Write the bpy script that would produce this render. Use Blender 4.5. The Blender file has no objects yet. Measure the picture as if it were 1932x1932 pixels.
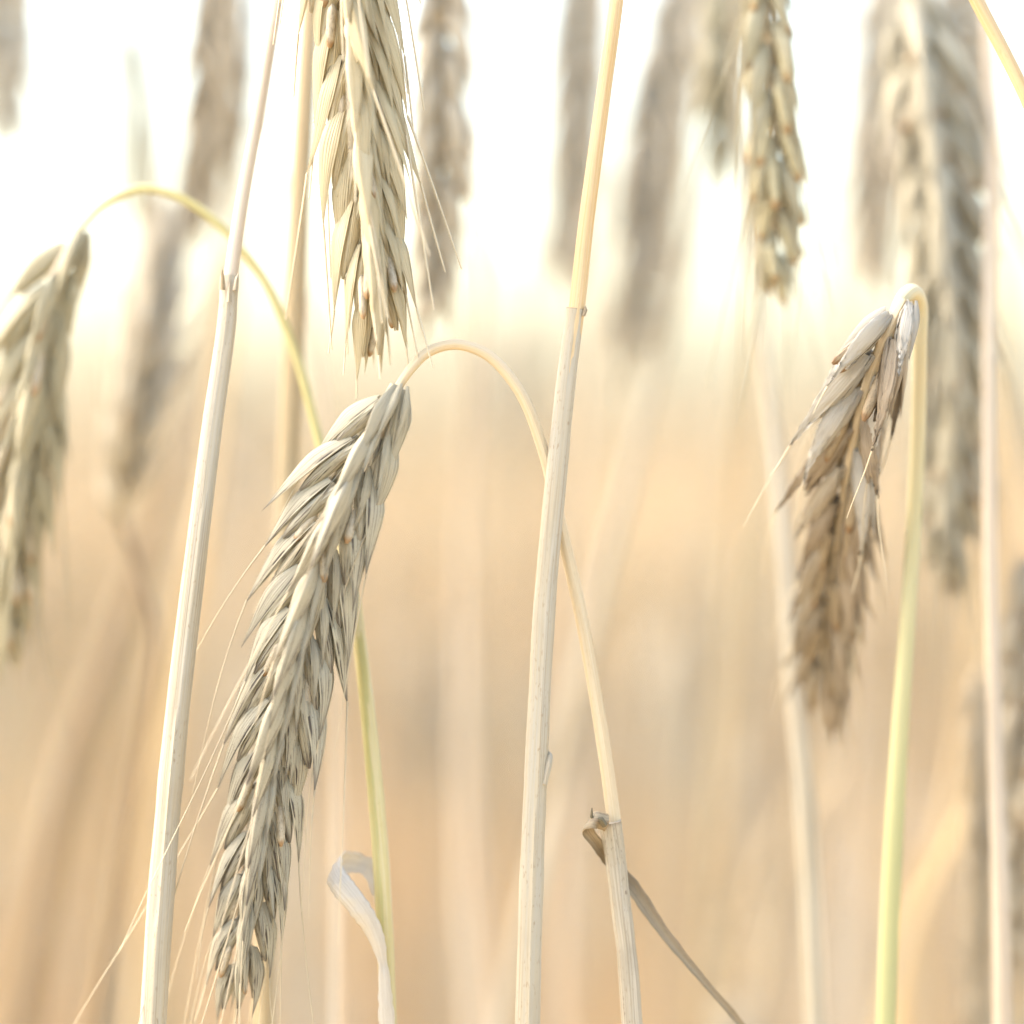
import bpy, math, random
import numpy as np
from mathutils import Vector, Matrix
random.seed(11)
rng = np.random.default_rng(5)
R = math.radians
scene = bpy.context.scene
COL = scene.collection

# ------------------------------------------------------------------ camera
D = 0.40                      # focus distance (m)
LENS, SENS = 100.0, 36.0
PITCH = R(1.45)
cam = bpy.data.cameras.new('camera')
cam_o = bpy.data.objects.new('camera', cam)
COL.objects.link(cam_o)
CAMZ = 1.0
cam_o.location = (0, 0, CAMZ)
cam_o.rotation_euler = (math.pi/2 - PITCH, 0, 0)
cam.lens, cam.sensor_width = LENS, SENS
cam.clip_start, cam.clip_end = 0.02, 2000
cam.dof.use_dof = True
cam.dof.focus_distance = D
cam.dof.aperture_fstop = 3.7
scene.camera = cam_o

# ------------------------------------------------------------------ sky, sun, exposure
SUN_EL, SUN_AZ = R(50), R(-82)      # azimuth measured from +Y towards +X: soft light from the upper left
w = bpy.data.worlds.new('World'); scene.world = w
w.use_nodes = True
nt = w.node_tree; nt.nodes.clear()
sky = nt.nodes.new('ShaderNodeTexSky'); sky.sky_type = 'NISHITA'
sky.sun_disc = False
sky.sun_elevation = SUN_EL; sky.sun_rotation = SUN_AZ
sky.air_density = 1.3; sky.dust_density = 4.0; sky.ozone_density = 0.3
bg = nt.nodes.new('ShaderNodeBackground'); bg.inputs['Strength'].default_value = 0.15
wo = nt.nodes.new('ShaderNodeOutputWorld')
nt.links.new(sky.outputs[0], bg.inputs['Color']); nt.links.new(bg.outputs[0], wo.inputs['Surface'])
sl = bpy.data.lights.new('sun', 'SUN'); sl.energy = 0.75; sl.angle = R(40); sl.color = (1.0, 0.93, 0.83)
so = bpy.data.objects.new('sun', sl); COL.objects.link(so)
sd = Vector((math.sin(SUN_AZ)*math.cos(SUN_EL), math.cos(SUN_AZ)*math.cos(SUN_EL), math.sin(SUN_EL)))
so.rotation_euler = sd.to_track_quat('Z', 'Y').to_euler()
so.location = (0, 0, 3)
scene.view_settings.view_transform = 'Standard'
scene.view_settings.look = 'None'
scene.view_settings.exposure = 2.34
scene.view_settings.gamma = 1.0
scene.cycles.max_bounces = 8
scene.cycles.transmission_bounces = 4
scene.cycles.use_denoising = True

# ------------------------------------------------------------------ helpers
PX = 1932.0
MM = 0.001
cp, sp = math.cos(PITCH), math.sin(PITCH)
FWD = Vector((0, cp, -sp)); UP = Vector((0, sp, cp)); RT = Vector((1, 0, 0))
def at(px, py, d=0.0):
    """point seen at (px, py) on a 1932 px picture, d millimetres behind the focus plane"""
    Z = D + d*MM
    k = SENS/LENS*Z
    return Vector((0, 0, CAMZ)) + FWD*Z + RT*((px/PX - .5)*k) + UP*(-(py/PX - .5)*k)

def spline(pts, n):
    """smooth curve through pts (chord-length Hermite, so uneven spacing does not overshoot) -> n+1 samples"""
    P = np.array([list(p) for p in pts], float)
    seg = len(P)-1
    t = np.r_[0, np.cumsum(np.linalg.norm(np.diff(P[:, :3], axis=0), axis=1)**.75+1e-9)]
    V = np.diff(P, axis=0)/np.diff(t)[:, None]
    m = np.empty_like(P)
    m[0], m[-1] = V[0], V[-1]
    h = np.diff(t)
    for k in range(1, seg):
        m[k] = (V[k-1]*h[k]+V[k]*h[k-1])/(h[k]+h[k-1])
    out = []
    for i in range(n+1):
        x = i/n*seg
        k = min(int(x), seg-1); f = x-k
        out.append((1+2*f)*(1-f)**2*P[k]+f*(1-f)**2*h[k]*m[k]+f*f*(3-2*f)*P[k+1]-f*f*(1-f)*h[k]*m[k+1])
    return np.array(out)

def resample(C, n):
    """equal arc length"""
    d = np.r_[0, np.cumsum(np.linalg.norm(np.diff(C[:, :3], axis=0), axis=1))]
    t = np.linspace(0, d[-1], n+1)
    return np.stack([np.interp(t, d, C[:, k]) for k in range(C.shape[1])], 1), d[-1]

def nrm(v):
    return v/ (np.linalg.norm(v)+1e-12)

def frames(P, up0):
    """tangents and a parallel-transported normal"""
    T = np.gradient(P, axis=0); T /= np.linalg.norm(T, axis=1)[:, None]+1e-12
    N = []
    n = nrm(up0 - T[0]*np.dot(up0, T[0]))
    for t in T:
        n = nrm(n - t*np.dot(n, t)); N.append(n)
    return T, np.array(N)

class MB:
    def __init__(s):
        s.v, s.f, s.uv, s.tone, s.wear = [], [], [], [], []
        s.n = 0
    def grid(s, P, uv, tone, wear, close_u=False):
        """P (rows, cols, 3)"""
        r, c = P.shape[:2]
        b = s.n
        s.v.append(P.reshape(-1, 3)); s.uv.append(np.asarray(uv, float).reshape(-1, 2))
        s.tone.append(np.full(r*c, tone)); s.wear.append(np.broadcast_to(np.asarray(wear, float), (r, c)).reshape(-1) if np.ndim(wear) else np.full(r*c, float(wear)))
        for j in range(r-1):
            for i in range(c-1):
                a = b+j*c+i
                s.f.append((a, a+1, a+c+1, a+c))
        s.n += r*c
    def tri(s, a, b_, c, tone, wear, uv=(.5, .5)):
        s.v.append(np.array([a, b_, c])); s.uv.append(np.array([uv]*3)); s.tone.append(np.full(3, tone)); s.wear.append(np.full(3, wear))
        s.f.append((s.n, s.n+1, s.n+2)); s.n += 3
    def tube(s, P, rad, sides, tone=.5, wear=0., up=(0.1, -1, 0.2), cap=True, squash=1.0, vscale=None, ridges=0.0, seam=0.0, seam_at=5.7, drift=.5):
        P = np.asarray(P, float); rad = np.asarray(rad, float)
        T, N = frames(P, np.array(up, float)); B = np.cross(T, N)
        a = np.linspace(0, 2*np.pi, sides+1)
        rr = rad[:, None]*np.ones(sides+1)[None]
        if ridges: rr = rr*(1+ridges*np.cos(a*7)[None]*.6+ridges*np.cos(a*11+1)[None]*.5)
        if seam:
            a0 = seam_at+drift*np.linspace(0, 1, len(P))[:, None]
            rr = rr*(1-seam*.5+seam*(((a[None]-a0) % (2*np.pi))/(2*np.pi)))
            rr[:, -1] = rr[:, 0]
        G = P[:, None, :]+rr[..., None]*(np.cos(a)[None, :, None]*N[:, None, :]*squash+np.sin(a)[None, :, None]*B[:, None, :])
        L = np.r_[0, np.cumsum(np.linalg.norm(np.diff(P, axis=0), axis=1))]
        vv = L/L[-1] if vscale is None else L*vscale
        uv = np.stack(np.broadcast_arrays((a/(2*np.pi))[None, :], vv[:, None]), -1)
        s.grid(G, uv, tone, wear)
        if cap:
            for k, row in ((0, -1), (len(P)-1, 1)):
                if rad[k] > 1e-5:
                    c = P[k]
                    ring = G[k]
                    b = s.n
                    s.v.append(np.vstack([ring[:-1], c[None]])); s.uv.append(np.full((sides+1, 2), .5)); s.tone.append(np.full(sides+1, tone)); s.wear.append(np.full(sides+1, .4))
                    for i in range(sides):
                        q = (b+i, b+(i+1) % sides, b+sides)
                        s.f.append(q if row > 0 else q[::-1])
                    s.n += sides+1
    def build(s, name, mat, parent=None, origin=None):
        V = np.vstack(s.v); UV = np.vstack(s.uv); TO = np.concatenate(s.tone); WE = np.concatenate(s.wear)
        if origin is not None: V = V-np.array(origin)[None]
        return mesh_object(name, V, s.f, UV, TO, WE, mat, parent)

def mesh_object(name, V, F, UV, TO, WE, mat, parent=None):
    me = bpy.data.meshes.new(name)
    me.from_pydata(V.tolist() if isinstance(V, np.ndarray) else V, [], F)
    idx = np.zeros(len(me.loops), np.int32); me.loops.foreach_get('vertex_index', idx)
    ul = me.uv_layers.new(name='UVMap')
    ul.data.foreach_set('uv', UV[idx].astype(np.float32).ravel())
    a = me.attributes.new('tone', 'FLOAT', 'POINT'); a.data.foreach_set('value', TO.astype(np.float32))
    a = me.attributes.new('wear', 'FLOAT', 'POINT'); a.data.foreach_set('value', WE.astype(np.float32))
    me.polygons.foreach_set('use_smooth', np.ones(len(me.polygons), bool))
    me.materials.append(mat)
    me.update()
    o = bpy.data.objects.new(name, me); COL.objects.link(o)
    if parent is not None: o.parent = parent
    return o

def thing(name, label, cat, loc, group=None):
    o = bpy.data.objects.new(name, None); COL.objects.link(o)
    o.location = loc; o.empty_display_size = .02
    o['label'] = label; o['category'] = cat
    if group: o['group'] = group
    return o

# ------------------------------------------------------------------ materials
def node(nt, t, **kw):
    n = nt.nodes.new(t)
    for k, v in kw.items(): setattr(n, k, v)
    return n
def mix(nt, fac, a, b, mode='MIX'):
    n = node(nt, 'ShaderNodeMix', data_type='RGBA', blend_type=mode)
    for sock, val in ((n.inputs[0], fac), (n.inputs[6], a), (n.inputs[7], b)):
        if isinstance(val, bpy.types.NodeSocket): nt.links.new(val, sock)
        elif isinstance(val, (int, float)): sock.default_value = val
        else: sock.default_value = (*val, 1)
    return n.outputs[2]
def mth(nt, op, a, b=None, c=None, clamp=False):
    n = node(nt, 'ShaderNodeMath', operation=op, use_clamp=clamp)
    for sock, val in zip(n.inputs, (a, b, c)):
        if val is None: continue
        if isinstance(val, bpy.types.NodeSocket): nt.links.new(val, sock)
        else: sock.default_value = val
    return n.outputs[0]
def smooth(nt, x, lo, hi):
    n = node(nt, 'ShaderNodeMapRange', interpolation_type='SMOOTHSTEP')
    nt.links.new(x, n.inputs[0]); n.inputs[1].default_value = lo; n.inputs[2].default_value = hi
    return n.outputs[0]
def uvnoise(nt, sx, sy, seed, detail=3, dist=0.0, tone=None):
    uv = node(nt, 'ShaderNodeUVMap'); uv.uv_map = 'UVMap'
    mp = node(nt, 'ShaderNodeMapping'); nt.links.new(uv.outputs[0], mp.inputs[0])
    mp.inputs['Scale'].default_value = (sx, sy, 1)
    t = node(nt, 'ShaderNodeAttribute', attribute_name='tone')
    cmb = node(nt, 'ShaderNodeCombineXYZ')
    nt.links.new(mth(nt, 'MULTIPLY_ADD', t.outputs['Fac'], 37.0, seed), cmb.inputs[0])
    nt.links.new(mth(nt, 'MULTIPLY_ADD', t.outputs['Fac'], 91.0, seed*2), cmb.inputs[1])
    nt.links.new(cmb.outputs[0], mp.inputs['Location'])
    nz = node(nt, 'ShaderNodeTexNoise'); nz.inputs['Scale'].default_value = 1; nz.inputs['Detail'].default_value = detail
    nz.inputs['Distortion'].default_value = dist
    nt.links.new(mp.outputs[0], nz.inputs['Vector'])
    return nz.outputs['Fac']
def finish(nt, col, rough, transl, bump=None, strength=.4, dist=.0003, spec=.35, tcol=None):
    p = node(nt, 'ShaderNodeBsdfPrincipled'); nt.links.new(col, p.inputs['Base Color'])
    p.inputs['Roughness'].default_value = rough; p.inputs['Specular IOR Level'].default_value = spec
    if bump is not None:
        b = node(nt, 'ShaderNodeBump'); b.inputs['Strength'].default_value = strength; b.inputs['Distance'].default_value = dist
        nt.links.new(bump, b.inputs['Height']); nt.links.new(b.outputs[0], p.inputs['Normal'])
    out = node(nt, 'ShaderNodeOutputMaterial')
    if transl > 0:
        t = node(nt, 'ShaderNodeBsdfTranslucent'); nt.links.new(tcol if tcol is not None else col, t.inputs[0])
        m = node(nt, 'ShaderNodeMixShader'); m.inputs[0].default_value = transl
        nt.links.new(p.outputs[0], m.inputs[1]); nt.links.new(t.outputs[0], m.inputs[2])
        nt.links.new(m.outputs[0], out.inputs[0])
    else: nt.links.new(p.outputs[0], out.inputs[0])
def newmat(name):
    m = bpy.data.materials.new(name); m.use_nodes = True; m.node_tree.nodes.clear()
    return m, m.node_tree

def chaff(name, pale, alt, stain, stain_amt=.5, transl=.28, seam=0.):
    """papery husk: pale body, darker long streaks and specks, lighter margins; u across, v along"""
    m, nt = newmat(name)
    tone = node(nt, 'ShaderNodeAttribute', attribute_name='tone').outputs['Fac']
    wear = node(nt, 'ShaderNodeAttribute', attribute_name='wear').outputs['Fac']
    uv = node(nt, 'ShaderNodeUVMap'); uv.uv_map = 'UVMap'
    sep = node(nt, 'ShaderNodeSeparateXYZ'); nt.links.new(uv.outputs[0], sep.inputs[0])
    u, v = sep.outputs[0], sep.outputs[1]
    broad = uvnoise(nt, 3, 1.6, 1.3)
    tj = mth(nt, 'FRACT', mth(nt, 'MULTIPLY', tone, 7.31))
    f = mth(nt, 'MULTIPLY_ADD', smooth(nt, broad, .3, .7), .55, mth(nt, 'MULTIPLY', tj, .5), clamp=True)
    c = mix(nt, f, pale, alt)
    # long fine streaks
    st = uvnoise(nt, 24, 1.3, 4.7, 5)
    sm = mth(nt, 'MULTIPLY', smooth(nt, st, .545, .61), mth(nt, 'MULTIPLY_ADD', v, .95, .05))
    wv = mth(nt, 'MULTIPLY_ADD', wear, .9, .18)
    sm = mth(nt, 'MULTIPLY', sm, mth(nt, 'MULTIPLY', wv, stain_amt*2.2), clamp=True)
    c = mix(nt, sm, c, stain)
    # specks
    sk = uvnoise(nt, 30, 42, 9.1, 2)
    sk = mth(nt, 'MULTIPLY', smooth(nt, sk, .64, .72), mth(nt, 'MULTIPLY', wv, stain_amt*1.1), clamp=True)
    c = mix(nt, sk, c, tuple(x*.55 for x in stain))
    # tips go brown grey
    tp = mth(nt, 'MULTIPLY', smooth(nt, mth(nt, 'ADD', v, mth(nt, 'MULTIPLY_ADD', broad, .3, -.15)), .72, 1.0), mth(nt, 'MULTIPLY', wv, .75*stain_amt), clamp=True)
    c = mix(nt, tp, c, stain)
    # hyaline pale margin
    e = mth(nt, 'ABSOLUTE', mth(nt, 'SUBTRACT', u, .5))
    c = mix(nt, mth(nt, 'MULTIPLY', smooth(nt, e, .42, .5), .5), c, tuple(min(.85, x*1.25) for x in pale))
    if seam:
        ln = mth(nt, 'MULTIPLY', smooth(nt, e, .36, .41), mth(nt, 'SUBTRACT', 1.0, smooth(nt, e, .43, .47)))
        ln = mth(nt, 'MULTIPLY', mth(nt, 'MULTIPLY', ln, smooth(nt, uvnoise(nt, 5, 4, 2.2, 3), .42, .62)), mth(nt, 'MULTIPLY', wv, seam*1.6), clamp=True)
        c = mix(nt, ln, c, tuple(x*.6 for x in stain))
    rib = mth(nt, 'SINE', mth(nt, 'MULTIPLY', u, 82.0))
    bump = mth(nt, 'ADD', mth(nt, 'MULTIPLY', rib, .35), mth(nt, 'MULTIPLY', st, 1.6))
    finish(nt, c, .55, transl, bump, .55, .00016)
    return m

def straw(name, c1, c2, stain, stain_amt=.5, vlen=1.0, rough=.6, transl=.12, fine=34):
    """stalk / sheath / leaf: u around or across, v along in units of 10 mm"""
    m, nt = newmat(name)
    a = uvnoise(nt, fine, .55, 2.1, 4)
    b = uvnoise(nt, 4, .35, 7.7, 3)
    c = mix(nt, smooth(nt, mth(nt, 'ADD', mth(nt, 'MULTIPLY', a, .55), mth(nt, 'MULTIPLY', b, .45)), .36, .64), c1, c2)
    sk = uvnoise(nt, 30, 9, 5.5, 3)
    sk2 = uvnoise(nt, 3, .5, 3.3, 2)
    c = mix(nt, mth(nt, 'MULTIPLY', mth(nt, 'MULTIPLY', smooth(nt, sk, .58, .70), smooth(nt, sk2, .35, .6)), stain_amt, clamp=True), c, stain)
    fb = uvnoise(nt, fine*1.7, .3, 6.9, 3)
    c = mix(nt, mth(nt, 'MULTIPLY', smooth(nt, fb, .54, .66), min(.6, stain_amt*.75)), c, stain)
    bl = uvnoise(nt, 1.5, .9, 8.8, 4)
    c = mix(nt, mth(nt, 'MULTIPLY', smooth(nt, bl, .52, .75), stain_amt*.5), c, tuple(.5*(x+y_) for x, y_ in zip(c1, stain)))
    wear = node(nt, 'ShaderNodeAttribute', attribute_name='wear').outputs['Fac']
    c = mix(nt, mth(nt, 'MULTIPLY', wear, .8, clamp=True), c, stain)
    bump = mth(nt, 'ADD', a, mth(nt, 'MULTIPLY', sk, .3))
    finish(nt, c, rough, transl, bump, .5, .00018, .4)
    return m

def kernel_mat(name, body, tip):
    m, nt = newmat(name)
    uv = node(nt, 'ShaderNodeUVMap'); uv.uv_map = 'UVMap'
    sep = node(nt, 'ShaderNodeSeparateXYZ'); nt.links.new(uv.outputs[0], sep.inputs[0])
    n1 = uvnoise(nt, 9, 5, 3.1, 4)
    c = mix(nt, smooth(nt, n1, .35, .7), body, tuple(x*.72 for x in body))
    f = smooth(nt, mth(nt, 'ADD', sep.outputs[1], mth(nt, 'MULTIPLY_ADD', n1, .24, -.12)), .78, .95)
    c = mix(nt, f, c, tip)
    sk = uvnoise(nt, 22, 16, 6.1, 2)
    c = mix(nt, mth(nt, 'MULTIPLY', smooth(nt, sk, .58, .68), .5), c, tuple(x*.35 for x in tip))
    finish(nt, c, .5, .05, n1, .5, .0003)
    return m

def awn_mat(name, base, dark):
    m, nt = newmat(name)
    n1 = uvnoise(nt, 1, 6, 3.1, 3)
    wear = node(nt, 'ShaderNodeAttribute', attribute_name='wear').outputs['Fac']
    c = mix(nt, mth(nt, 'ADD', mth(nt, 'MULTIPLY', smooth(nt, n1, .4, .75), .35), mth(nt, 'MULTIPLY', wear, .6), clamp=True), base, dark)
    finish(nt, c, .4, .15)
    return m

M = {}
M['chaff_grey'] = chaff('weathered husk', (.50, .45, .315), (.41, .375, .28), (.13, .105, .08), 1.25, .25, 1.2)
M['chaff_gold'] = chaff('pale gold husk', (.60, .53, .35), (.53, .45, .275), (.30, .21, .11), .6, .28, .5)
M['chaff_green'] = chaff('greenish husk', (.48, .44, .29), (.44, .39, .26), (.20, .15, .07), .95)
M['chaff_brown'] = chaff('brown husk', (.32, .26, .175), (.43, .37, .275), (.12, .08, .045), 1.0, .15, .6)
M['chaff_umber'] = chaff('umber husk', (.23, .175, .11), (.37, .30, .21), (.10, .065, .035), 1.0, .12, .6)
M['chaff_white'] = chaff('bleached husk', (.58, .55, .48), (.48, .44, .36), (.3, .24, .16), .4, .4)
M['chaff_far'] = chaff('soft tan husk', (.56, .50, .38), (.49, .43, .32), (.32, .26, .17), .5)
M['chaff_dark'] = chaff('dark tan husk', (.50, .43, .31), (.42, .35, .24), (.24, .18, .11), .6)
M['kernel'] = kernel_mat('kernel', (.46, .39, .27), (.30, .18, .08))
M['kernel_gold'] = kernel_mat('gold kernel', (.44, .38, .22), (.32, .19, .08))
M['kernel_brown'] = kernel_mat('brown kernel', (.29, .22, .13), (.19, .11, .05))
M['awn'] = awn_mat('awn', (.62, .53, .36), (.22, .18, .13))
M['awn_pale'] = awn_mat('pale awn', (.62, .54, .38), (.42, .34, .22))
M['white_straw'] = straw('bleached straw', (.42, .385, .305), (.43, .37, .26), (.26, .19, .11), .7)
M['gold_straw'] = straw('golden straw', (.56, .38, .17), (.60, .47, .28), (.34, .20, .08), .3)
M['peduncle'] = straw('tan peduncle', (.56, .44, .27), (.62, .52, .35), (.30, .22, .12), .3)
M['yellow_straw'] = straw('yellow straw', (.52, .44, .20), (.58, .51, .31), (.34, .26, .08), .25)
M['olive_straw'] = straw('olive straw', (.42, .37, .13), (.48, .43, .21), (.25, .2, .05), .3)
M['green_straw'] = straw('green straw', (.46, .46, .08), (.52, .50, .14), (.3, .28, .07), .2)
M['yellow_green'] = straw('yellow green straw', (.54, .46, .28), (.56, .49, .31), (.38, .38, .16), .3)
M['grey_straw'] = straw('grey sheath', (.36, .31, .22), (.48, .42, .32), (.18, .14, .09), .9)
M['tan_straw'] = straw('tan straw', (.37, .28, .15), (.42, .34, .21), (.26, .18, .08), .4)
M['pink_straw'] = straw('pinkish straw', (.50, .41, .30), (.55, .47, .36), (.3, .22, .15), .4)
M['dead_leaf'] = straw('dead leaf', (.40, .32, .20), (.30, .22, .13), (.10, .09, .05), .8, fine=16, transl=.25)
M['white_leaf'] = straw('papery leaf', (.72, .67, .57), (.62, .56, .46), (.40, .31, .21), .45, fine=20, transl=.4)
M['rust_straw'] = straw('rust straw', (.23, .165, .095), (.27, .20, .12), (.2, .12, .05), .4)

# ------------------------------------------------------------------ botany
def wshape(v, tip=.05):
    r = .38+.62*np.sin(np.clip(v/.38, 0, 1)*np.pi/2)
    q = np.clip((v-.36)/.64, 0, 1)
    f = 1-(1.12*q**1.28-.12*q**3)
    return r*np.maximum(f, tip)

def lemma(mb, base, d, out, L, W, H, belly, tone, wear, nu=8, nv=14, phi=1.45, tip=.05, keel=.45, flick=0., rag=0., side=0., curl=0.):
    """boat-shaped husk with its keel towards `out`; returns tip point and tip direction"""
    d = nrm(d); out = nrm(out-d*np.dot(out, d)); wv = np.cross(d, out)
    v = np.linspace(0, 1, nv+1); u = np.linspace(-1, 1, nu+1)
    s = wshape(v, tip)
    bend = belly*np.sin(np.pi*v**.85)+flick*v**3
    C = base+d*(L*v)[:, None]+out*bend[:, None]+wv*(side*v**2)[:, None]
    au = np.abs(u)
    fold = (1-np.minimum(1, v*1.15)*.35)                         # opens towards the tip
    xr = np.sign(u)*(np.sin(au*phi)/math.sin(min(phi, 1.5708)))
    yr = (1-au**1.35)*1.1-.25+keel*(1-au)**3
    if curl: yr = yr-curl*np.maximum(0, au-.72)**2*8             # rolled margins
    xs = xr[None]*s[:, None]*W
    ys = yr[None]*(s*(.55+.45*fold))[:, None]*H
    P = C[:, None]+wv*xs[..., None]+out*ys[..., None]
    if rag:
        P += rng.normal(0, rag, P.shape)*(s[:, None, None] < .9)
    uv = np.stack(np.broadcast_arrays((u*.5+.5)[None], v[:, None]), -1)
    mb.grid(P, uv, tone, wear)
    return C[-1]+out*(ys[-1, nu//2]), nrm(C[-1]-C[-2]), P[:, nu//2], wv, out

def awn_curve(p, d, L, droop, wob, n=9):
    g = np.array([0, 0, -1.0])
    side = nrm(np.cross(d, rng.normal(size=3)))
    pts = [p]; q = p.copy(); t = d.copy()
    for k in range(n):
        t = nrm(t+g*droop/n+side*wob/n*math.sin(3*k/n+1))
        q = q+t*L/n; pts.append(q)
    return np.array(pts)

def kernel(mb, base, d, out, L, r, tone):
    v = np.linspace(0, 1, 10)
    d = nrm(d)
    P = base+d*(L*v)[:, None]
    rad = r*np.sqrt(np.clip(1-(2*v-1)**4, 0, 1))*(1.0-.15*v)
    rad[-1] = r*.25; rad[0] = r*.2
    mb.tube(P, rad, 8, tone, 0, up=out, cap=True)

def ear(axis, roll, plant, origin, cfg):
    """a rye ear along `axis` (points, metres, base first).  Part 'ear' = the rachis; its sub-parts = spikelets, awns, kernels"""
    c = dict(inter=3.1, L=14.5, W=1.22, H=1.45, theta=19, awnL=(18, 42), awnP=.8, awnR=.16, wear=(.2, .8), splay=1.0, lod=2, mat='chaff_grey',
             kmat='kernel', amat='awn', kernelP=.7, kout=.2, glume=9.5, ab=(.78, .62), end=.87, seed=1, cilia=False, size=1.0, jit=1.0, rag=0., awnend=.045, sub=True, gmat=None,
             droop=.25, wob=.25, flick=.1, awnin=.4, third=.5, kbase=3.2, klen=.53, kr=.85, kview=0., bulk=1.0, bodyr=1.25, awnramp=0, dark=0., awntail=0., tipscale=.72, toneoff=0., whitetop=0)
    c.update(cfg)
    global rng
    keep = rng; rng = np.random.default_rng(c['seed'])
    C = spline(axis, 60)
    Ctmp, length = resample(C, 200)
    nn = max(6, int(length*c['end']/(c['inter']*MM*c['size'])))
    T, N = frames(Ctmp, np.array(list(-FWD)))
    B = np.cross(T, N)
    cr, sr = math.cos(roll), math.sin(roll)
    mbR = MB()
    Pr = Ctmp[:int(200*c['end'])+2:6]
    mbR.tube(Pr, np.linspace(.9, .45, len(Pr))*MM*c['size'], 8, .5, .2, vscale=100)
    ear_o = None
    lod = c['lod']
    nu, nv = {0: (4, 6), 1: (6, 9), 2: (12, 20)}[lod]
    whole = mbR if not c['sub'] else None
    if c['sub']:
        ear_o = mbR.build('ear', M['peduncle'], plant, origin)
    for i in range(nn):
        f = i/(nn-1)
        k = int(f*c['end']*200)
        p, t = Ctmp[k], T[k]
        Nn = N[k]*cr+B[k]*sr; S = np.cross(t, Nn)
        side = 1 if i % 2 else -1
        sc = c['size']*MM*(min(1, .80+f*1.4) if f < .2 else 1-(1-c['tipscale'])*max(0, (f-.55)/.45)**1.4)
        sc *= 1+rng.normal(0, .04)*c['jit']
        mb = whole or MB()
        wear = np.clip(c['wear'][0]+(c['wear'][1]-c['wear'][0])*f+rng.normal(0, .12), 0, 1)
        terminal = i >= nn-2
        awns, kers = [], []
        for kk in (1, -1):
            tone = rng.random()
            a, b = c['ab']
            out = nrm(side*S*a+kk*Nn*b+rng.normal(0, .10, 3)*c['jit'])
            th = R(c['theta']*(1.05-.25*f)*c['splay']*(1+rng.normal(0, .14)*c['jit']))
            if terminal: th *= .5
            d = t*math.cos(th)+out*math.sin(th)
            bk = 1+(c['bulk']-1)*min(1, f/.12)
            base = p+(side*S*.9+kk*Nn*.75)*sc*bk
            L = c['L']*sc*(1+rng.normal(0, .06)*c['jit'])
            kd = nrm(out+ Nn*kk*.25 +rng.normal(0, .18, 3)*c['jit'])
            vw = np.linspace(.6, 1.2, nv+1)[:, None]*wear
            tipp, td, keel, wv, oo = lemma(mb, base, d, kd, L, c['W']*sc*(1+rng.normal(0,.1)*c['jit']), c['H']*sc*(1+rng.normal(0,.12)*c['jit']), rng.uniform(.15,.6)*sc, tone, np.clip(vw, 0, 1)*np.ones((1, nu+1)), nu, nv,
                              tip=.04, flick=rng.normal(c['flick'], .5)*sc*c['jit'], rag=c['rag']*MM, side=rng.normal(0, .6)*sc)
            # plump floret body filling the husk
            bl = c['L']*sc*.72; q = np.linspace(0, 1, 8)[:, None]
            b0, b1 = p+(side*S*.5+kk*Nn*.4)*sc, base+(t*math.cos(th*.8)+out*math.sin(th*.8))*bl
            BP = b0*(1-q)+b1*q+out*(.35*sc*np.sin(np.pi*q))
            mb.tube(BP, c['bodyr']*sc*np.array([.45, .8, .98, 1, .95, .8, .58, .2]), 7 if lod else 5, rng.random(), np.clip(wear*.8, 0, 1), up=kd)
            # palea: inner husk
            lemma(mb, base-out*.3*sc, t*math.cos(th*.75)+out*math.sin(th*.75), -kd, L*.74, c['W']*.85*sc, c['H']*.8*sc, .3*sc, rng.random(), np.clip(wear, 0, 1), max(4, nu-4), max(6, nv-6),
                  tip=.22, keel=.0, rag=c['rag']*MM)
            if c['cilia'] and lod == 2:
                for q in np.linspace(.3, .97, 22):
                    z = q*nv; z0 = min(int(z), nv-1); pt = keel[z0]*(1-(z-z0))+keel[z0+1]*(z-z0)
                    hd = nrm(oo*.8+td*.9+wv*rng.normal(0, .25))
                    mb.tri(pt-td*.05*sc, pt+td*.05*sc, pt+hd*rng.uniform(.28, .55)*sc, .3, .1)
            if rng.random() < c['awnP']*(1-c['awnramp']*.5*max(0, 1-f*2.2)):
                La = (1-c['awntail']*max(0, (f-.5)/.5))*(1-c['awnramp']*.7*max(0, 1-f*2.0))*rng.uniform(*c['awnL'])*sc*(1.15 if not terminal else .8)
                ad = nrm(td*(1-c['awnin'])+t*c['awnin']+out*.04+rng.normal(0, .06, 3))
                A = awn_curve(tipp-td*.6*sc, ad, La, c['droop'], c['wob']*rng.uniform(.2, 1.4))
                awns.append((A, np.linspace(c['awnR'], c['awnend'], len(A))*sc, rng.random(), np.linspace(.6*wear, .05, len(A))))
            if rng.random() < c['kernelP']:
                kers.append((base+Nn*kk*c['kview']*sc+out*.25*sc+wv*rng.normal(0, .5)*sc+t*c['kbase']*sc, t*math.cos(th*.9)+out*math.sin(th*.9)-kd*c['kout']*.35+wv*rng.normal(0, .16), out, L*c['klen']*rng.uniform(.88, 1.12), c['kr']*sc, rng.random()))
        if rng.random() < c['third']:
            out = nrm(side*S+Nn*rng.normal(0, .5)); th = R(c['theta']*.6)
            lemma(mb, p+side*S*1.2*sc+t*2.2*sc, t*math.cos(th)+out*math.sin(th), nrm(out+rng.normal(0, .5, 3)), c['L']*.78*sc, .8*sc, .9*sc, .2*sc, rng.random(), np.clip(wear, 0, 1), max(4, nu-4), max(6, nv-4), tip=.03, flick=rng.normal(0, .6)*sc)
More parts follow.
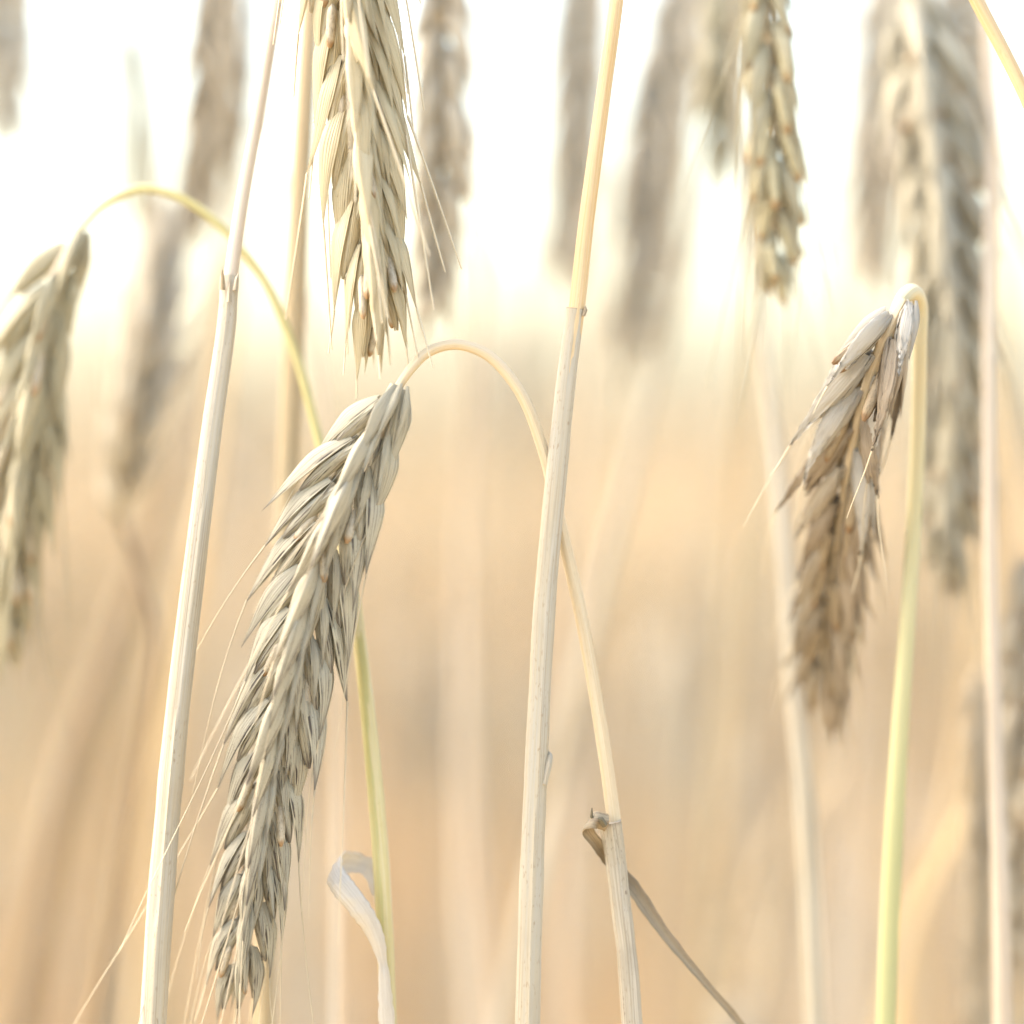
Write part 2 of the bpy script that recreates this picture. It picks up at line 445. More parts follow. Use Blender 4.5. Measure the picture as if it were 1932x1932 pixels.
        # two narrow glumes on the outer face
        for kk in (1, -1):
            out = nrm(side*S*1.0+kk*Nn*.42)
            th = R(c['theta']*.85*c['splay']*(1+rng.normal(0, .12)))
            gl = c['glume']*sc*(1+rng.normal(0, .15))
            lemma(mb, p+(side*S*1.7+kk*Nn*.6)*sc-t*.6*sc, t*math.cos(th)+out*math.sin(th), out, gl, .72*sc, .6*sc, .4*sc, rng.random(), np.clip(wear*.5, 0, 1), 4, max(6, nv-6), tip=.03,
                  side=rng.normal(0, .5)*sc, flick=rng.normal(0, .5)*sc)
        if c['sub']:
            so_ = None
            mname = c['mat']
            if c['whitetop'] and (i < c['whitetop'] or (i < 9 and rng.random() < .4)): mname = 'chaff_white'
            if c['dark'] and mname != 'chaff_white' and rng.random() < c['dark']*(1.3-f): mname = 'chaff_umber'
            if lod < 2:
                for (A, rad, tn, we) in awns: mb.tube(A, rad, 4, tn, 0, cap=False)
                if lod < 1:
                    for q in kers: kernel(mb, *q)
            mb.build('spikelet', M[mname], ear_o, origin)
            if lod == 2:
                for (A, rad, tn, we) in awns:
                    m2 = MB(); m2.tube(A, rad, 5, tn, we[:, None]*np.ones((1, 6)), cap=True); m2.build('awn', M[c['amat']], ear_o, origin)
            if lod >= 1:
                for q in kers:
                    m3 = MB(); kernel(m3, *q); m3.build('kernel', M[c['kmat']], ear_o, origin)
        else:
            for (A, rad, tn, we) in awns: mb.tube(A, rad, 3, tn, 0, cap=False)
            for q in kers: kernel(mb, *q)
    if not c['sub']:
        ear_o = whole.build('ear', M[c['mat']], plant, origin)
    rng = keep
    return ear_o

def path(pts):
    """[(px,py,d,diam_mm)] -> array (n,4) world + radius (m)"""
    return np.array([[*at(p[0], p[1], p[2]), p[3]*.5*MM] for p in pts])

def ground_tail(P, drift=None):
    """continue a path down to the soil"""
    last, prev = P[-1], P[-2]
    dirn = nrm(last[:3]-prev[:3])
    rows = [last]
    z = last[2]
    h = z
    slope = dirn[:2]/max(.3, -dirn[2])
    slope = np.clip(slope, -.25, .25)
    for f in (.25, .5, .75, 1.0):
        xy = last[:2]+slope*h*(f-.45*f*f)
        rows.append(np.array([xy[0], xy[1], z*(1-f), last[3]*(1+.12*f)]))
    return np.array(rows[1:])

def stalk_path(pts, ground=True):
    P = path(pts)
    if ground: P = np.vstack([P, ground_tail(P)])
    return P

def tube_part(name, P, mat, plant, origin, sides=16, n=90, ridges=.02, wearfn=None, jitter=0., seam=0., drift=.5):
    C = spline(P, n)
    mb = MB()
    rad = C[:, 3]
    if jitter: rad = rad*(1+jitter*np.interp(np.arange(len(rad)), np.linspace(0, len(rad)-1, len(rad)//3), rng.normal(0, 1, len(rad)//3)))
    wear = 0. if wearfn is None else wearfn(np.linspace(0, 1, n+1))[:, None]*np.ones((1, sides+1))
    mb.tube(C[:, :3], rad, sides, rng.random(), wear, vscale=100, ridges=ridges, seam=seam, drift=drift)
    return mb.build(name, M[mat], plant, origin)

def ribbon_part(name, pts, mat, plant, origin, n=40, cols=6, cup=.25, fray=0.0):
    """pts: [(px,py,d,width_mm,(ix,iy,id))] width direction in picture axes (right, up, away)"""
    P = np.array([[*at(p[0], p[1], p[2]), p[3]*MM, *(RT*p[4][0]+UP*p[4][1]+FWD*p[4][2])] for p in pts])
    C = spline(P, n)
    mb = MB()
    T = np.gradient(C[:, :3], axis=0); T /= np.linalg.norm(T, axis=1)[:, None]
    Wd = C[:, 4:7]; Wd = Wd-T*np.sum(Wd*T, 1)[:, None]; Wd /= np.linalg.norm(Wd, axis=1)[:, None]
    Nn = np.cross(T, Wd)
    if fray: C[:, 3] *= 1+rng.normal(0, fray*.9, n+1)
    u = np.linspace(-1, 1, cols+1)
    G = C[:, None, :3]+Wd[:, None]*(u[None, :, None]*C[:, 3][:, None, None]*.5)+Nn[:, None]*((u[None, :, None]**2-.4)*C[:, 3][:, None, None]*cup)
    if fray: G = G+Nn[:, None]*(rng.normal(0, fray*MM, (n+1, cols+1, 1)))
    # thickness: a second skin 0.15 mm behind joined at the rims
    L = np.r_[0, np.cumsum(np.linalg.norm(np.diff(C[:, :3], axis=0), axis=1))]*100
    G2 = G-Nn[:, None]*.15*MM
    loop = np.concatenate([G, G2[:, ::-1], G[:, :1]], 1)
    uu = np.concatenate([u*.5+.5, (u*.5+.5)[::-1], [0]])
    uv = np.stack(np.broadcast_arrays(uu[None], L[:, None]), -1)
    mb.grid(loop, uv, rng.random(), 0.)
    return mb.build(name, M[mat], plant, origin)

GRP = 'rye plants standing in the field'
def plant(label, stalk, stalk_mat, axis=None, roll=0., cfg=None, ground=True, sides=16, ridges=.02, n=110, group=GRP, wearfn=None):
    P = stalk_path(stalk, ground)
    org = Vector((P[-1][0], P[-1][1], max(0, P[-1][2])))
    o = thing('rye_plant', label, 'rye plant', org, group)
    tube_part('stalk', P, stalk_mat, o, org, sides, n, ridges, wearfn)
    if axis is not None:
        ear([at(*a) for a in axis], roll, o, org, cfg or {})
    return o, org

# ------------------------------------------------------------------ ground, far field
def soil():
    m, nt = newmat('dry soil')
    tc = node(nt, 'ShaderNodeTexCoord')
    nz = node(nt, 'ShaderNodeTexNoise'); nz.inputs['Scale'].default_value = 9; nz.inputs['Detail'].default_value = 6
    nt.links.new(tc.outputs['Object'], nz.inputs['Vector'])
    c = mix(nt, nz.outputs['Fac'], (.30, .22, .12), (.52, .41, .25))
    finish(nt, c, .9, 0, nz.outputs['Fac'], .6, .02)
    return m
S_ = 600
g = mesh_object('ground', np.array([(-S_, -S_, 0), (S_, -S_, 0), (S_, S_, 0), (-S_, S_, 0)], float), [(0, 1, 2, 3)],
                np.zeros((4, 2)), np.zeros(4), np.zeros(4), soil())
g['kind'] = 'structure'

def field_mat():
    m, nt = newmat('field straw')
    tone = node(nt, 'ShaderNodeAttribute', attribute_name='tone').outputs['Fac']
    wear = node(nt, 'ShaderNodeAttribute', attribute_name='wear').outputs['Fac']
    c = mix(nt, tone, (.78, .60, .37), (.54, .44, .30))
    c = mix(nt, wear, c, (.52, .45, .30))
    finish(nt, c, .55, .5)
    return m
M['field'] = field_mat()

def far_template(seed, detail=True):
    """simple plant 1 unit tall: stalk, drooping ear with husk tips; returns V,F,wear"""
    r = np.random.default_rng(seed)
    mb = MB()
    az = r.uniform(0, 6.28); dx, dy = math.cos(az), math.sin(az)
    lean = r.normal(0, .04)
    h = .93
    pts = [(0, 0, 0), (lean*.3*dx, lean*.3*dy, .4), (lean*dx, lean*dy, .8), ((lean+.008)*dx, (lean+.008)*dy, h), ((lean+.022)*dx, (lean+.022)*dy, h+.03), ((lean+.04)*dx, (lean+.04)*dy, h+.02), ((lean+.05)*dx, (lean+.05)*dy, h-.01)]
    C = spline(pts, 14)
    mb.tube(C, np.full(len(C), .0019), 4, .5, 0., cap=False)
    e0 = C[-1]; tdir = nrm(np.array([dx*r.uniform(.1, .8), dy*r.uniform(.1, .8), -1]))
    n = 9
    E = e0+tdir[None]*np.linspace(0, .095, n)[:, None]
    rad = .0068*np.array([.4, .9, 1, 1.05, 1, .95, .9, .7, .25])*(1+.18*np.cos(np.arange(n)*math.pi))
    mb.tube(E, rad, 6, .5, 1., cap=False)
    # leaf
    a2 = r.uniform(0, 6.28); z0 = r.uniform(.45, .8); ll = r.uniform(.12, .25)
    lp = []
    for k in range(5):
        q = k/4; x = ll*q; z = z0+.10*q-.35*q*q*ll/.2
        lp.append([[math.cos(a2)*x-math.sin(a2)*s*.004*(1-q*.8), math.sin(a2)*x+math.cos(a2)*s*.004*(1-q*.8), z] for s in (-1, 0, 1)])
    mb.grid(np.array(lp), np.zeros((5, 3, 2)), .5, .3)
    return np.vstack(mb.v), mb.f, np.concatenate(mb.wear)

def stamp_field(name, spots, label_kind='stuff'):
    temps = [far_template(s) for s in range(10)]
    Vs, Fs, TO, WE = [], [], [], []
    off = 0
    for (x, y, h) in spots:
        V, F, W_ = temps[rng.integers(10)]
        a = rng.uniform(0, 6.28); ca, sa = math.cos(a), math.sin(a)
        Q = np.stack([V[:, 0]*ca-V[:, 1]*sa+x, V[:, 0]*sa+V[:, 1]*ca+y, V[:, 2]*h], 1)
        Vs.append(Q); TO.append(np.full(len(V), rng.random())); WE.append(W_)
        Fs.append((off, F)); off += len(V)
    allF = []
    for o, F in Fs: allF.extend([tuple(o+i for i in q) for q in F])
    V = np.vstack(Vs)
    ob = mesh_object(name, V, allF, np.zeros((len(V), 2)), np.concatenate(TO), np.concatenate(WE), M['field'])
    ob['kind'] = 'stuff'
    return ob
spots = []
y = 1.7
while len(spots) < 3600:
    yy = 1.75+10.5*rng.random()**1.35
    half = yy*.30+.25
    spots.append((rng.uniform(-half, half), yy, min(1.10, rng.normal(.945, .065))))
ob = stamp_field('rye_field', spots)
ob['label'] = 'dense mass of ripe rye far behind, blurred into warm golden haze'
ob['category'] = 'field'

# ------------------------------------------------------------------ the plants, nearest the focus first
# main plant: nodding grey ear in the middle
HERO = dict(seed=3, mat='chaff_grey', cilia=True, lod=2, wear=(.4, 1.0), awnL=(8, 42), awnP=1, awnR=.115, awnin=.5, kernelP=.4, kout=.3, kbase=4.5, klen=.42, kr=.7, bulk=1.75, inter=2.7, jit=.85, L=13.6, W=1.28, H=1.45, size=1.12, theta=21, end=.92, third=.5, bodyr=.98, awnramp=1, tipscale=.62, flick=-.2)
o, org = plant('drooping grey weathered ear at the centre on a tan stalk arching over, its sheath torn',
    [(748, 735, -1, 1.25), (772, 700, -1, 1.35), (808, 664, 0, 1.5), (858, 650, 0, 1.5), (915, 667, 0, 1.55), (975, 730, 0, 1.6), (1025, 850, 1, 1.65), (1056, 985, 2, 1.75),
     (1096, 1160, 3, 1.85), (1130, 1350, 3, 1.95), (1160, 1560, 3, 2.0), (1180, 1760, 3, 2.0), (1196, 1960, 3, 2.0)], 'peduncle',
    [(748, 728, -1), (690, 840, -1), (640, 950, -1), (596, 1080, 0), (557, 1230, 0), (520, 1400, 1), (492, 1560, 2), (468, 1720, 3), (446, 1920, 5)], R(52), HERO)
Ps = stalk_path([(1150, 1550, 2.5, 3.2), (1158, 1600, 3, 2.9), (1170, 1700, 3, 2.75), (1182, 1800, 3, 2.85), (1192, 1932, 3, 2.95), (1200, 2050, 3, 2.9)])
sh = tube_part('leaf_sheath', Ps, 'grey_straw', o, org, 32, 130, .045, lambda t: np.clip(1-t*60, 0, 1)*.8, .03, .2, .8)
lb = ribbon_part('leaf_blade', [(1146, 1552, 1, 2.4, (.3, .9, .2)), (1122, 1548, 0, 2.4, (.6, .75, .2)), (1108, 1562, 1, 2.0, (.8, .5, .2)), (1126, 1592, 3, 1.7, (.8, .5, .2)), (1155, 1630, 5.5, 1.9, (.8, .45, .2)),
     (1196, 1680, 5, 2.2, (.75, .5, .4)), (1245, 1752, 5, 1.7, (.7, .5, .5)), (1330, 1855, 6, 1.15, (.7, .5, .5)), (1405, 1942, 8, 1.0, (.7, .6, .3)), (1500, 2090, 12, 1.0, (.7, .6, .3)), (1545, 2250, 14, .5, (.7, .6, .2))], 'dead_leaf', o, org, 60, 6, .3, .05)
mb = MB()
A = np.array([at(1122, 1556, 1), at(1116, 1540, 0), at(1117, 1524, 0)]); mb.tube(A, np.array([.35, .22, .08])*MM, 6, .2, .9)
mb.build('ligule', M['dead_leaf'], o, org); mb = MB()
A = np.array([at(1140, 1556, 0), at(1134, 1545, -1), at(1128, 1543, -1)]); mb.tube(A, np.array([.5, .4, .1])*MM, 6, .2, .9)
mb.build('ligule', M['dead_leaf'], o, org)

# left stalk with its sheath, carrying the pale ear at the top
o, org = plant('pale gold ear with brown kernel tips hanging from the top, long bleached stalk left',
    [(636, -480, 0, 1.4), (640, -560, 2, 1.5), (640, -640, 8, 1.6), (632, -650, 16, 1.65), (622, -560, 21, 1.7), (590, -330, 20, 1.75), (556, -130, 16, 1.8), (525, 0, 13, 1.85), (492, 190, 10, 1.9), (460, 360, 7, 1.95), (436, 520, 4, 2.1), (428, 600, 3, 2.3),
     (400, 800, 2, 2.4), (365, 1080, 1, 2.6), (330, 1380, 1, 2.8), (300, 1690, 1, 3.0), (285, 1960, 1, 3.0)], 'pink_straw',
    [(636, -470, 0), (648, -200, 0), (662, 0, 0), (680, 200, 0), (697, 400, 0), (709, 540, 0), (713, 650, 1)], R(50),
    dict(seed=8, mat='chaff_gold', lod=2, cilia=True, third=.9, wear=(.3, .55), awnL=(6, 22), awnP=.85, awnR=.17, awnend=.1, awnin=.5, kernelP=.8, kout=.4, kbase=4.8, klen=.42, kr=.7, bulk=1.6, L=15, W=1.25, H=1.3, theta=17, size=1.18, bodyr=.85, awntail=.75, jit=1.05, amat='awn_pale', glume=13, inter=2.6, droop=.05, wob=.1, end=.91, tipscale=.72))
Ps = stalk_path([(433, 522, 4, 2.55), (428, 600, 3, 2.6), (400, 800, 2, 2.85), (365, 1080, 1, 3.1), (330, 1380, 1, 3.4), (303, 1690, 1, 3.7), (286, 1960, 1, 3.8)])
tube_part('leaf_sheath', Ps, 'white_straw', o, org, 32, 150, .03, None, .022, .16, 1.5)
mb = MB()
for (a, b, c_) in (((420, 545, 2), (420, 522, 1), (419, 508, 0)), ((444, 548, 2), (447, 525, 2), (450, 515, 2)), ((432, 570, 1), (433, 545, 1), (434, 530, 1))):
    mb = MB(); mb.tube(np.array([at(*a), at(*b), at(*c_)]), np.array([.45, .3, .06])*MM, 6, .4, .3)
    mb.build('ligule', M['white_straw'], o, org)

# centre stalk with its collar
o, org = plant('tall bleached stalk right of centre with golden upper stem emerging from a collar', 
    [(1190, -330, 0, 2.0), (1176, -120, 0, 2.0), (1163, 0, 0, 2.05), (1133, 220, 0, 2.1), (1105, 430, 0, 2.2), (1088, 585, 0, 2.3), (1075, 680, 0, 2.4), (1050, 900, 0, 2.5), (1030, 1130, 0, 2.6), (1012, 1450, 0, 2.6), (996, 1960, 0, 2.6)], 'gold_straw')
Ps = stalk_path([(1085, 582, 0, 2.45), (1081, 615, 0, 2.5), (1070, 700, 0, 2.7), (1047, 920, 0, 2.95), (1028, 1130, 0, 3.05), (1011, 1450, 0, 3.2), (1001, 1700, 0, 3.4), (994, 1960, 0, 3.5)])
tube_part('leaf_sheath', Ps, 'white_straw', o, org, 32, 150, .03, lambda t: np.clip(1-t*180, 0, 1)*.9, .022, .16, 1.2)
mb = MB(); A = np.array([at(1101, 596, -1), at(1105, 585, -1), at(1104, 578, -1)]); mb.tube(A, np.array([.3, .3, .12])*MM, 6, .4, .9)
mb.build('ligule', M['white_straw'], o, org); mb = MB()
A = np.array([at(1028, 1480, -1.2), at(1036, 1440, -1), at(1038, 1425, -.5), at(1036, 1418, 0)]); mb.tube(A, np.array([.35, .5, .4, .1])*MM, 6, .4, 0)
mb.build('ligule', M['white_straw'], o, org)

# brown ear at right
o, org = plant('dark brown drooping ear with torn white husks at its top, on a yellow-green stalk',
    [(1686, 596, 2, 1.7), (1702, 564, 2, 2.1), (1720, 551, 4, 2.4), (1734, 572, 7, 2.4), (1735, 640, 9, 2.2), (1733, 780, 13, 2.2), (1726, 950, 15, 2.25), (1714, 1150, 15, 2.3), (1700, 1350, 15, 2.5), (1688, 1550, 15, 2.8), (1676, 1800, 15, 2.9), (1670, 1970, 15, 2.9)], 'yellow_green',
    [(1706, 566, 1), (1674, 630, 1), (1640, 720, 4), (1612, 830, 8), (1584, 1000, 16), (1562, 1170, 25), (1552, 1340, 34)], R(8),
    dict(seed=21, mat='chaff_brown', kmat='kernel_brown', lod=2, cilia=True, wear=(.3, .7), awnL=(4, 12), awnP=.85, dark=.85, awnR=.12, kernelP=.7, kout=.3, kbase=3.6, klen=.5, bulk=1.3, flick=-.2, rag=.10, jit=1.1, theta=22, L=13.5, whitetop=2, wob=.5, inter=2.5, bodyr=.95, size=1.1, end=.92, W=1.15, H=1.3), wearfn=lambda t: np.clip((t-.30)/.32, 0, 1))
# left nodding ear on an olive arch, its stalk passing behind the main ear
o, org = plant('nodding greenish ear cut by the left edge on a thin olive arch, papery curl below',
    [(150, 432, 24, 1.0), (166, 415, 24, 1.0), (190, 390, 24, 1.1), (230, 366, 24, 1.2), (285, 356, 23, 1.2), (350, 378, 22, 1.2), (425, 436, 21, 1.25), (500, 530, 20, 1.25), (550, 645, 19, 1.3), (592, 790, 17, 1.4), (640, 1000, 13, 1.65), (672, 1160, 9, 1.75),
     (698, 1400, 7, 2.0), (716, 1600, 6, 2.2), (727, 1800, 6, 2.2), (732, 1970, 6, 2.2)], 'olive_straw',
    [(150, 432, 24), (110, 520, 24), (78, 640, 24), (52, 780, 25), (32, 920, 27), (14, 1080, 30), (0, 1260, 34)], R(40),
    dict(seed=5, mat='chaff_green', lod=1, wear=(.2, .6), awnL=(15, 30), awnP=.55, kernelP=.9, kout=.2, kview=.8, klen=.6, L=15.5, W=1.5, H=1.5, theta=21))
Ps = stalk_path([(668, 1130, 9, 1.9), (684, 1260, 8, 2.0), (700, 1400, 7, 2.15), (717, 1600, 6, 2.3), (728, 1800, 6, 2.35), (733, 1970, 6, 2.4)])
tube_part('leaf_sheath', Ps, 'yellow_straw', o, org, 28, 130, .03, None, .015, .16, 1.0)
ribbon_part('dry_leaf', [(733, 1970, 3.5, 2.2, (1, .1, 0)), (727, 1890, 3.5, 2.1, (1, .1, 0)), (721, 1812, 3.5, 1.5, (1, .2, -.1)), (704, 1755, 2.5, 2.6, (.8, .6, 0)), (672, 1705, 1.5, 3.1, (.62, .78, .1)), (642, 1668, 2, 3.3, (.55, .8, .2)), (630, 1648, 4, 3.1, (.5, .8, .4)),
     (642, 1630, 7, 3.0, (.4, .85, .4)), (672, 1628, 9, 3.0, (.3, .9, .3)), (698, 1640, 9, 2.6, (.5, .8, .2)), (712, 1680, 8, 1.8, (.8, .5, .1)), (717, 1740, 7.5, .5, (1, .2, 0))], 'white_leaf', o, org, 70, 6, .2, .09)

MID = dict(W=1.5, H=1.45, L=13.5, lod=1, awnP=.6, awnL=(15, 32), kernelP=.8)
def mid(seed, mat, **kw):
    d = dict(MID); d.update(seed=seed, mat=mat); d.update(kw); return d

# ear behind the pale one
plant('beige blurred ear close behind the pale gold ear, on its right side',
    [(836, -160, 45, 1.4), (845, -220, 46, 1.5), (880, -250, 55, 1.5), (905, -190, 66, 1.6), (912, 100, 90, 1.8), (905, 500, 110, 2.0), (880, 1000, 125, 2.6), (880, 1500, 130, 3.6), (905, 1960, 130, 4.4)], 'pink_straw',
    [(836, -150, 45), (836, 50, 44), (832, 250, 44), (826, 420, 45), (820, 640, 46)], R(0), mid(31, 'chaff_far', size=.98, theta=20))
# green-gold ear top right
plant('small green-gold ear with brown kernels and dark middle groove, high right of centre',
    [(1436, -140, 24, 1.4), (1424, -220, 26, 1.5), (1405, -250, 36, 1.6), (1385, -150, 50, 1.7), (1395, 200, 62, 1.9), (1425, 560, 60, 2.0), (1458, 800, 52, 2.2), (1482, 1050, 46, 2.4), (1498, 1300, 42, 2.6), (1518, 1500, 40, 3.0), (1530, 1700, 40, 3.2), (1540, 1970, 40, 3.2)], 'white_straw',
    [(1436, -130, 24), (1452, 80, 24), (1462, 250, 24), (1464, 400, 25), (1462, 545, 26)], R(2), mid(14, 'chaff_green', W=1.25, H=1.3, L=12.5, theta=17, kout=.1, kview=.75, klen=.64, kbase=2.5, kr=1.0, kernelP=1, awnP=.8, end=.9, kmat='kernel_gold', wear=(.3, .7)))
# big ear at right
plant('long grey-green ear hanging behind the brown ear, beside a pinkish upright stalk',
    [(1712, -40, 50, 1.5), (1735, -100, 50, 1.6), (1790, -130, 50, 1.6), (1845, -60, 48, 1.7), (1868, 150, 44, 1.9), (1866, 600, 34, 2.0), (1868, 1000, 28, 2.1), (1878, 1400, 24, 2.4), (1888, 1700, 22, 2.8), (1892, 1970, 22, 2.9)], 'pink_straw',
    [(1712, -30, 50), (1748, 150, 46), (1776, 330, 44), (1796, 560, 42), (1800, 800, 44), (1790, 1000, 46), (1776, 1160, 50)], R(-38), mid(15, 'chaff_grey', size=1.28, theta=22, wear=(.1, .4), inter=2.9, W=1.7))
plant('pale grey ear tip hanging in the top right, left of the long grey-green ear',
    [(1668, -90, 90, 1.6), (1650, -150, 92, 1.6), (1610, -150, 110, 1.8), (1596, 0, 130, 2.0), (1610, 600, 150, 2.3), (1604, 1300, 160, 2.6), (1590, 1970, 160, 2.8)], 'pink_straw',
    [(1668, -80, 90), (1672, 100, 88), (1660, 300, 86), (1645, 540, 84)], R(20), mid(16, 'chaff_far', size=1.05))
plant('brownish narrow ear high at the right edge above the pinkish stalk',
    [(1800, -120, 85, 1.6), (1822, -170, 88, 1.7), (1880, -160, 95, 1.8), (1910, 0, 110, 2.0), (1880, 700, 130, 2.2), (1800, 1500, 140, 2.2), (1700, 1830, 140, 2.2), (1660, 2000, 140, 2.4)], 'gold_straw',
    [(1800, -110, 85), (1816, 20, 85), (1826, 160, 85), (1834, 300, 86)], R(10), mid(17, 'chaff_dark', lod=0, sub=False, size=.95))
plant('dark tan ear cut by the right edge low in the picture',
    [(1958, 1010, 46, 1.5), (1985, 960, 48, 1.6), (2030, 1000, 52, 1.8), (2045, 1300, 55, 2.0), (2050, 1970, 55, 2.4)], 'tan_straw',
    [(1956, 1020, 46), (1944, 1200, 45), (1936, 1400, 44), (1932, 1600, 44), (1926, 1900, 44)], R(25), mid(18, 'chaff_dark', size=1.02))
plant('narrow dark ear hanging low at right, just left of the pinkish stalk',
    [(1858, 1230, 75, 1.2), (1870, 1185, 77, 1.2), (1890, 1190, 82, 1.2), (1905, 1260, 88, 1.4), (1910, 1600, 95, 1.8), (1905, 1990, 95, 2.0)], 'tan_straw',
    [(1856, 1240, 75), (1850, 1400, 72), (1852, 1600, 70), (1850, 1800, 70), (1846, 2050, 70)], R(0), mid(19, 'chaff_dark', size=.72, theta=14, lod=0, sub=False, inter=4.2))
# left upright / bent blurred ear
plant('grey-beige blurred ear leaning upright from a kinked stalk at the left',
    [(228, 968, 62, 1.6), (245, 1040, 62, 1.6), (272, 1120, 62, 1.7), (288, 1190, 62, 2.2), (280, 1290, 63, 2.3), (255, 1450, 66, 2.4), (215, 1680, 70, 2.6), (175, 1970, 74, 2.9)], 'rust_straw',
    [(226, 975, 62), (240, 860, 60), (265, 740, 60), (285, 620, 62), (300, 500, 66), (318, 380, 72)], R(35), mid(22, 'chaff_far', size=1.0, theta=20, wear=(.1, .5)))
plant('dim taupe ear hanging at the top left above the leaning ear',
    [(420, -160, 85, 1.5), (440, -220, 88, 1.6), (480, -210, 96, 1.8), (490, -60, 104, 2.0), (455, 300, 112, 2.4), (350, 800, 118, 3.0), (240, 1130, 122, 4.6), (120, 1480, 124, 5.2), (30, 1970, 124, 6.0)], 'rust_straw',
    [(420, -150, 85), (414, 0, 84), (404, 150, 84), (385, 300, 85), (356, 480, 87)], R(15), mid(23, 'chaff_dark', lod=0, sub=False, size=1.0))
plant('grey blurred ear tip at the extreme top left corner',
    [(8, -200, 85, 1.5), (-10, -250, 88, 1.6), (-60, -220, 92, 1.8), (-90, 0, 100, 2.0), (-100, 900, 110, 2.4), (-110, 1970, 110, 3)], 'tan_straw',
    [(8, -190, 85), (10, -50, 85), (10, 100, 85), (8, 270, 85)], R(0), mid(24, 'chaff_far', lod=0, sub=False, size=1.0))
plant('pale green blurred upright ear at the top left between two darker ears',
    [(264, 430, 150, 1.7), (266, 520, 150, 1.8), (272, 900, 155, 2.2), (300, 1400, 160, 2.6), (330, 1970, 160, 3)], 'tan_straw',
    [(264, 430, 150), (262, 300, 150), (256, 180, 150), (242, 50, 150)], R(0), mid(25, 'chaff_green', lod=0, sub=False, size=.95, awnP=.2, theta=15))
plant('blurred taupe ear hanging at the top behind the golden upper stem',
    [(1096, -160, 100, 1.5), (1110, -230, 102, 1.6), (1150, -220, 112, 1.8), (1150, -60, 125, 2.0), (1110, 600, 140, 2.4), (1075, 1300, 150, 2.6), (1060, 1970, 150, 3)], 'pink_straw',
    [(1096, -150, 100), (1090, 50, 100), (1082, 250, 100), (1070, 420, 100), (1066, 560, 100)], R(0), mid(26, 'chaff_far', lod=0, sub=False, size=.95))
plant('large blurred ear right of the golden stem, its pale stalk slanting down left',
    [(1318, -170, 115, 1.6), (1345, -250, 117, 1.7), (1410, -240, 115, 2.0), (1432, -80, 110, 2.4), (1375, 200, 98, 2.2), (1295, 480, 98, 2.3), (1215, 800, 98, 2.5), (1140, 1080, 98, 2.6), (1070, 1400, 98, 2.7), (1000, 1700, 98, 2.7), (940, 1970, 98, 2.7)], 'white_straw',
    [(1318, -160, 115), (1286, 20, 112), (1256, 180, 110), (1228, 380, 108), (1206, 560, 106), (1196, 720, 106)], R(15), mid(27, 'chaff_far', size=1.32, theta=21, lod=0, sub=False))
plant('short blurred olive ear tip at the top, half hidden left of the green-gold ear',
    [(1392, -160, 70, 1.5), (1400, -230, 73, 1.6), (1440, -230, 84, 1.8), (1460, 0, 110, 2.0), (1400, 900, 150, 2.4), (1330, 1970, 160, 3)], 'tan_straw',
    [(1392, -150, 70), (1378, 0, 68), (1362, 150, 66), (1350, 360, 66)], R(0), mid(28, 'chaff_green', lod=0, sub=False, size=.82, tipscale=.5))
for lab, x, y0, y1, d, mt in (
        ('small brown smudge of a far ear low between the grey ear and the centre stalk', 795, 1180, 1460, 330, 'chaff_brown'),
        ('pale far ear low between the tan arching stalk and the brown ear', 1262, 1180, 1500, 300, 'chaff_far'),
        ('dusky far ear tip low beside the bleached stalk under the brown ear', 1440, 1400, 1660, 260, 'chaff_brown'),
        ('faint far ear above the arching tan stalk', 960, 560, 840, 360, 'chaff_far'),
        ('faint far ear low between the two left stalks', 440, 760, 980, 380, 'chaff_brown')):
    L_ = (y1-y0)
    plant(lab, [(x, y0-10, d, 1.5), (x+12, y0-70, d, 1.6), (x+40, y0-80, d+8, 1.7), (x+62, y0-20, d+16, 2.0), (x+70, y0+300, d+24, 2.6), (x+60, 1970, d+30, 3.4)], 'rust_straw',
          [(x, y0, d), (x-4, y0+L_*.33, d), (x-8, y0+L_*.66, d), (x-10, y1, d)], R(20), mid(70+int(x) % 17, mt, lod=0, sub=False, size=1.25))
# plain stalks
plant('broad tan stalk behind the pale gold ear, running down behind the grey ear',
    [(604, -330, 34, 2.6), (590, -60, 32, 2.9), (578, 150, 30, 3.1), (562, 450, 28, 3.3), (548, 800, 28, 3.4), (528, 1200, 28, 3.2), (506, 1600, 28, 2.9), (496, 1970, 28, 2.9)], 'tan_straw')
plant('thin pale stem between the tan stalk and the pale gold ear tip',
    [(500, 60, 60, .9), (512, 260, 58, 1.0), (540, 360, 56, 1.1), (580, 560, 52, 1.1), (605, 690, 50, 1.2), (625, 900, 50, 1.4), (640, 1500, 55, 1.6), (640, 1970, 55, 1.8)], 'pink_straw')
plant('golden smooth stalk slanting across the upper right corner',
    [(1700, -300, -2, 1.8), (1790, -110, -2, 1.85), (1842, 0, -2, 1.9), (1895, 100, -2, 1.9), (1945, 205, -2, 1.9), (2010, 400, 0, 2.0), (2060, 800, 4, 2.2), (2080, 1970, 8, 2.6)], 'gold_straw')

